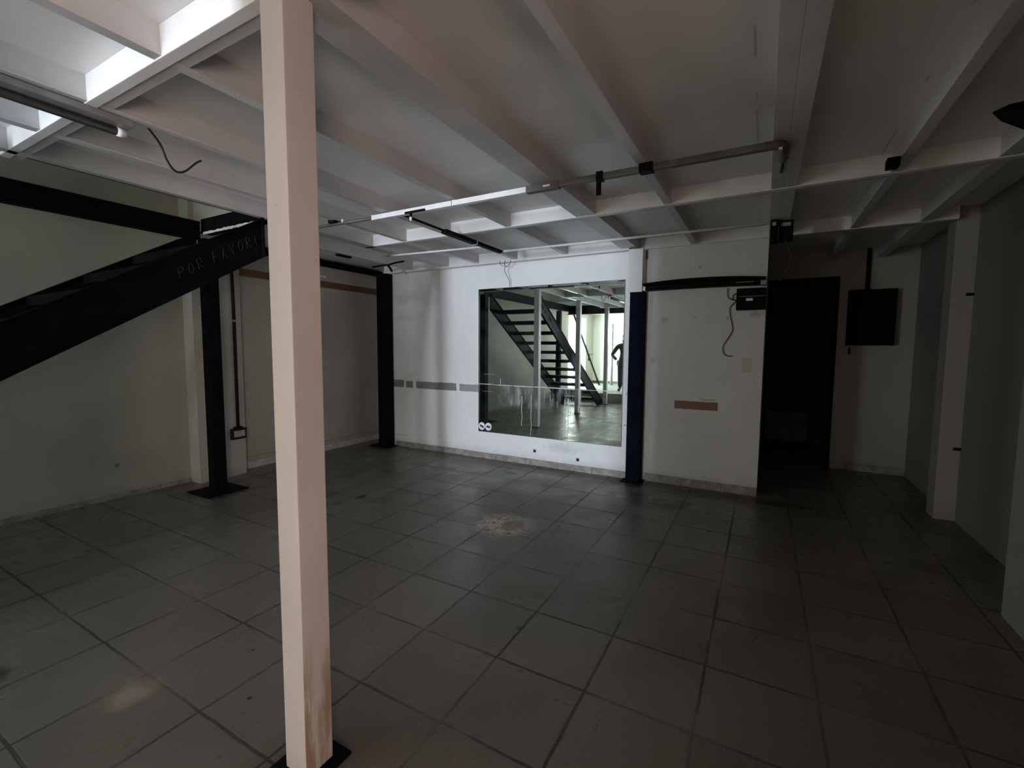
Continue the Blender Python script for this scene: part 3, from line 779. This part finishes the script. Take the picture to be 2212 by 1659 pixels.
# ------------------------------------------------------------------ dim wall: black curved bar, box, wire
r = thing('curved_wall_lamp', (-0.6, 5.15, 2.17), 'long black curved lamp with white end caps on the dim wall', 'wall lamp')
def bar(xa, xb, za, zb_, bow, ya, yb):
    n = 16; top = []; bot = []
    for i in range(n + 1):
        u = i / n; x = xa + (xb - xa) * u; b = bow * 4 * u * (1 - u)
        top.append((x, zb_ + b)); bot.append((x, za + b * 0.45))
    return MB().prism(top + bot[::-1], 1, ya, yb)
bar(-1.225, -0.010, 2.186, 2.205, 0.030, 5.06, 5.18).build('hood', M['black'], r)
bar(-1.155, -0.055, 2.135, 2.178, 0.012, 5.085, 5.19).build('tube_housing', M['black_dull'], r)
MB().box(-1.222, -1.155, 5.075, 5.19, 2.128, 2.180).build('end_cap', M['white_plastic'], r, bevel=0.008)
MB().box(-0.055, -0.006, 5.085, 5.19, 2.128, 2.176).build('end_cap', M['grey_plastic'], r, bevel=0.008)
MB().box(-0.27, -0.11, 5.08, 5.086, 2.163, 2.168).build('highlight_strip', M['grey_plastic'], r)
r = thing('control_box', (-0.13, 5.15, 1.9), 'black box with a small white label on the dim wall, next to the doorway', 'electrical box')
MB().box(-0.262, -0.002, 5.085, 5.20, 1.895, 2.105).build('case', M['black_dull'], r, bevel=0.008)
MB().box(-0.175, -0.115, 5.082, 5.0855, 1.980, 2.005).build('label_plate', M['white_plastic'], r, bevel=0.002)
MB().box(-0.240, -0.01, 5.080, 5.086, 2.022, 2.026).build('lid_seam', M['grey_plastic'], r)
o = MB().tube(smooth_path([(-0.350, 5.18, 2.125), (-0.345, 5.18, 2.04), (-0.315, 5.18, 2.01), (-0.268, 5.18, 1.995)]), 0.004, 6).build('hanging_wire', M['wire'], origin=(-0.35, 5.18, 2.1))
tag(o, 'short dark wire from the curved black lamp to the box', 'wire', 'wires on the dim wall')
o = MB().tube(smooth_path([(-0.255, 5.18, 2.075), (-0.295, 5.18, 2.05), (-0.295, 5.18, 2.01), (-0.270, 5.18, 1.99), (-0.318, 5.18, 1.93), (-0.318, 5.18, 1.86), (-0.295, 5.18, 1.76), (-0.290, 5.18, 1.69), (-0.335, 5.18, 1.60), (-0.372, 5.18, 1.53), (-0.36, 5.18, 1.46), (-0.325, 5.18, 1.432), (-0.275, 5.18, 1.435)]), 0.0045, 6).build('hanging_wire', M['wire'], origin=(-0.27, 5.18, 2.0))
tag(o, 'long dark wire hanging from the black box down the dim wall', 'wire', 'wires on the dim wall')

# ------------------------------------------------------------------ recess: electrical panel
r = thing('electrical_panel', (1.11, 6.9, 1.56), 'square black electrical panel on the dark recess wall beside the doorway', 'electrical panel')
MB().box(0.880, 1.335, 6.84, 6.948, 1.560, 2.225).build('case', M['black'], r, bevel=0.006)
MB().box(0.900, 1.315, 6.828, 6.84, 1.580, 2.205).build('door', M['black'], r, bevel=0.004)
MB().tube([(1.06, 6.922, 2.225), (1.06, 6.922, ZD)], 0.022).build('conduit', M['black_dull'], r, smooth=True)
MB().box(0.915, 0.935, 6.93, 6.948, 1.45, 1.53).build('cable_stub', M['black_dull'], r)
# door leaf frame, dark
d = MB(); d.box(0.02, 0.05, 6.93, 7.10, 0, 2.41); d.box(0.76, 0.79, 6.93, 7.10, 0, 2.41); d.box(0.02, 0.79, 6.93, 7.10, 2.38, 2.41)
o = d.build('door_1', M['black'], bevel=0.003); o['kind'] = 'structure'; o['label'] = 'black frame of the open dark doorway'
for (zz_, yy, lab) in ((1.98, 5.34, 'small dark clamp high on the right pier'), (0.645, 5.34, 'small dark clamp low on the right pier')):
    o = MB().box(1.488, 1.538, yy - 0.055, yy - 0.038, zz_ - 0.012, zz_ + 0.012).build('pipe_clamp', M['black_dull'], bevel=0.003, origin=(1.51, yy, zz_))
    tag(o, lab, 'clamp', 'clamps on the right pier')

# ------------------------------------------------------------------ rubble crumbs around the crater
d = MB(); rg = random.Random(5)
for i in range(150):
    a = rg.uniform(0, 2 * PI); rr = abs(rg.gauss(0, 0.16))
    x, y, s_ = -1.90 + rr * math.cos(a), 3.20 + rr * math.sin(a), rg.uniform(0.0015, 0.004)
    if i < 6: s_ *= 2.0
    v = []
    for k in range(6):
        b = k * PI / 3
        v.append((x + s_ * math.cos(b) * rg.uniform(.7, 1.2), y + s_ * math.sin(b) * rg.uniform(.7, 1.2)))
    d.prism(v, 2, 0.0005, s_ * rg.uniform(0.5, 1.0))
o = d.build('plaster_crumbs', M['rubble'], origin=(-1.9, 3.2, 0))
tag(o, 'beige plaster crumbs scattered round the crater in the tiles', 'rubble'); o['kind'] = 'stuff'

# ------------------------------------------------------------------ things only the mirror shows
r = thing('leaning_pole', (-4.9, -4.3, 0.25), 'thin dark pole leaning behind the stairs, seen in the mirror', 'pole')
MB().tube([(-4.90, -4.75, 0.262), (-4.90, -2.15, 2.60)], 0.030).build('shaft', M['black'], r, smooth=True)
MB().tube([(-4.90, -4.76, 0.252), (-4.90, -4.74, 0.275)], 0.034).build('ferrule', M['black_dull'], r)
r = thing('black_post', (-5.06, -1.55, 0), 'black steel post beyond the stairs, seen in the mirror between treads', 'column', 'black steel posts')
MB().box(-5.12, -5.00, -1.61, -1.49, 0.008, 2.555).build('shaft', M['black'], r, bevel=0.004)
MB().box(-5.18, -4.94, -1.67, -1.43, 0, 0.01).build('base_plate', M['black'], r)
r = thing('pipe_post', (-4.55, -5.0, 0.25), 'narrow grey pipe post with a lit bulb on top, seen in the mirror', 'post')
MB().tube([(-4.55, -5.0, 0.25), (-4.55, -5.0, 2.36)], 0.045, 12).build('shaft', M['grey_conduit'], r, smooth=True)
mb_ = NT('lit_bulb'); mb_.bsdf.inputs['Emission Color'].default_value = (0.95, 1, 1, 1); mb_.bsdf.inputs['Emission Strength'].default_value = 3.0
sp = MB(); bmesh.ops.create_icosphere(sp.bm, subdivisions=2, radius=0.085, matrix=Matrix.Translation((-4.55, -5.0, 2.44)))
sp.build('bulb', mb_.mat, r, smooth=True)

# ------------------------------------------------------------------ person (mostly hidden by the mirror's right edge)
def skin_figure(name, verts, edges, mat, parent, root=0, lvl=2):
    me = bpy.data.meshes.new(name)
    off = Vector(parent.location)
    me.from_pydata([tuple(Vector(v[:3]) - off) for v in verts], edges, [])
    o = bpy.data.objects.new(name, me); COL.objects.link(o); o.parent = parent
    sk = o.modifiers.new('skin', 'SKIN')
    for i, v in enumerate(verts):
        me.skin_vertices[0].data[i].radius = (v[3], v[4] if len(v) > 4 else v[3])
        me.skin_vertices[0].data[i].use_root = (i == root)
    sk.use_smooth_shade = True
    ss = o.modifiers.new('sub', 'SUBSURF'); ss.levels = lvl; ss.render_levels = lvl
    me.materials.append(mat)
    return o
PX, PY, PZ = -3.56, -3.0, 0.25
pr = thing('person', (PX, PY, PZ), 'person in a dark jacket with one elbow bent out, reflected at the right mirror edge', 'person')
def P(x, y, z, a, b=None): return (PX + x * 1.12, PY + y, PZ + z, a * 1.3, (b if b else a) * 1.3)
body = [P(0, 0, 0.88, .13, .10), P(0, 0, 1.05, .12, .09), P(0, 0, 1.22, .15, .10), P(0, 0, 1.34, .13, .09), P(0, 0, 1.41, .055), P(0, 0.01, 1.46, .05),
        P(-.10, 0, .82, .085), P(-.11, .01, .46, .058), P(-.12, -.02, .09, .040), P(-.12, .09, .04, .038), P(-.12, .16, .03, .030),
        P(.10, 0, .82, .085), P(.11, .01, .46, .058), P(.12, -.02, .09, .040), P(.12, .09, .04, .038), P(.12, .16, .03, .030),
        P(-.20, 0, 1.32, .058), P(-.36, -.03, 1.06, .045), P(-.20, .10, .93, .034),
        P(.20, 0, 1.32, .058), P(.27, 0, 1.04, .045), P(.28, .06, .82, .034)]
ed = [(0, 1), (1, 2), (2, 3), (3, 4), (4, 5), (0, 6), (6, 7), (7, 8), (8, 9), (9, 10), (0, 11), (11, 12), (12, 13), (13, 14), (14, 15), (3, 16), (16, 17), (17, 18), (3, 19), (19, 20), (20, 21)]
skin_figure('body', body, ed, M['jacket'], pr)
# head
hb = MB()
bmesh.ops.create_uvsphere(hb.bm, u_segments=20, v_segments=14, radius=0.1)
for v in hb.bm.verts:
    x, y, z = v.co
    v.co.x = x * 0.76; v.co.y = y * 0.95; v.co.z = z * 1.12
    if v.co.y > 0.06 and abs(v.co.x) < 0.02 and -0.03 < v.co.z < 0.02: v.co.y += 0.022
    if v.co.z < -0.05: v.co.x *= 0.8
bmesh.ops.translate(hb.bm, verts=hb.bm.verts, vec=(PX, PY + .02, PZ + 1.56))
head = hb.build('head', M['skin'], pr, smooth=True)
for sx in (-.032, .032):
    e = MB(); bmesh.ops.create_icosphere(e.bm, subdivisions=1, radius=0.012, matrix=Matrix.Translation((PX + sx, PY + .105, PZ + 1.575)))
    e.build('eye', M['wire'], head, smooth=True)
    e = MB(); bmesh.ops.create_icosphere(e.bm, subdivisions=1, radius=0.022, matrix=Matrix.Translation((PX + sx * 2.4, PY + .02, PZ + 1.56)))
    e.build('ear', M['skin'], head, smooth=True)
MB().box(PX - .022, PX + .022, PY + .098, PY + .108, PZ + 1.503, PZ + 1.510).build('mouth', simple('lips', (0.35, 0.12, 0.10), 0.5), head)
hh_ = MB(); bmesh.ops.create_uvsphere(hh_.bm, u_segments=20, v_segments=14, radius=0.112)
for v in list(hh_.bm.verts):
    if v.co.y > 0.05 and v.co.z < 0.05: hh_.bm.verts.remove(v)
for v in hh_.bm.verts:
    v.co.x *= 0.82; v.co.z *= 1.12
    if v.co.z < -0.02: v.co.z *= 2.2
bmesh.ops.translate(hh_.bm, verts=hh_.bm.verts, vec=(PX, PY + .005, PZ + 1.575))
hh_.build('hair', M['hair'], pr, smooth=True)
# hands: palm, four fingers and a thumb
def hand(cx, cy, cz, sgn):
    v = [(cx, cy, cz, .026, .016), (cx, cy + .03, cz - .05, .034, .014), (cx, cy + .045, cz - .08, .030, .012)]
    e = [(0, 1), (1, 2)]
    for k, L in enumerate((.060, .070, .066, .052)):
        ox = (-.030 + .020 * k) * sgn
        i = len(v)
        v += [(cx + ox, cy + .055, cz - .10, .0085), (cx + ox, cy + .050, cz - .10 - L * .5, .008), (cx + ox, cy + .035, cz - .10 - L, .007)]
        e += [(2, i), (i, i + 1), (i + 1, i + 2)]
    i = len(v)
    v += [(cx - .045 * sgn, cy + .035, cz - .055, .0095), (cx - .055 * sgn, cy + .035, cz - .09, .009)]
    e += [(1, i), (i, i + 1)]
    skin_figure('hand', v, e, M['skin'], pr, 0, 1)
hand(PX + .28, PY + .07, PZ + .80, 1)
hand(PX - .17, PY + .12, PZ + .92, -1)
tr = [P(0, 0, 0.90, .135, .105), P(-.10, 0, .80, .095), P(-.11, .01, .46, .068), P(-.12, -.02, .10, .055), P(.10, 0, .80, .095), P(.11, .01, .46, .068), P(.12, -.02, .10, .055)]
skin_figure('trousers', tr, [(0, 1), (1, 2), (2, 3), (0, 4), (4, 5), (5, 6)], M['trousers'], pr)
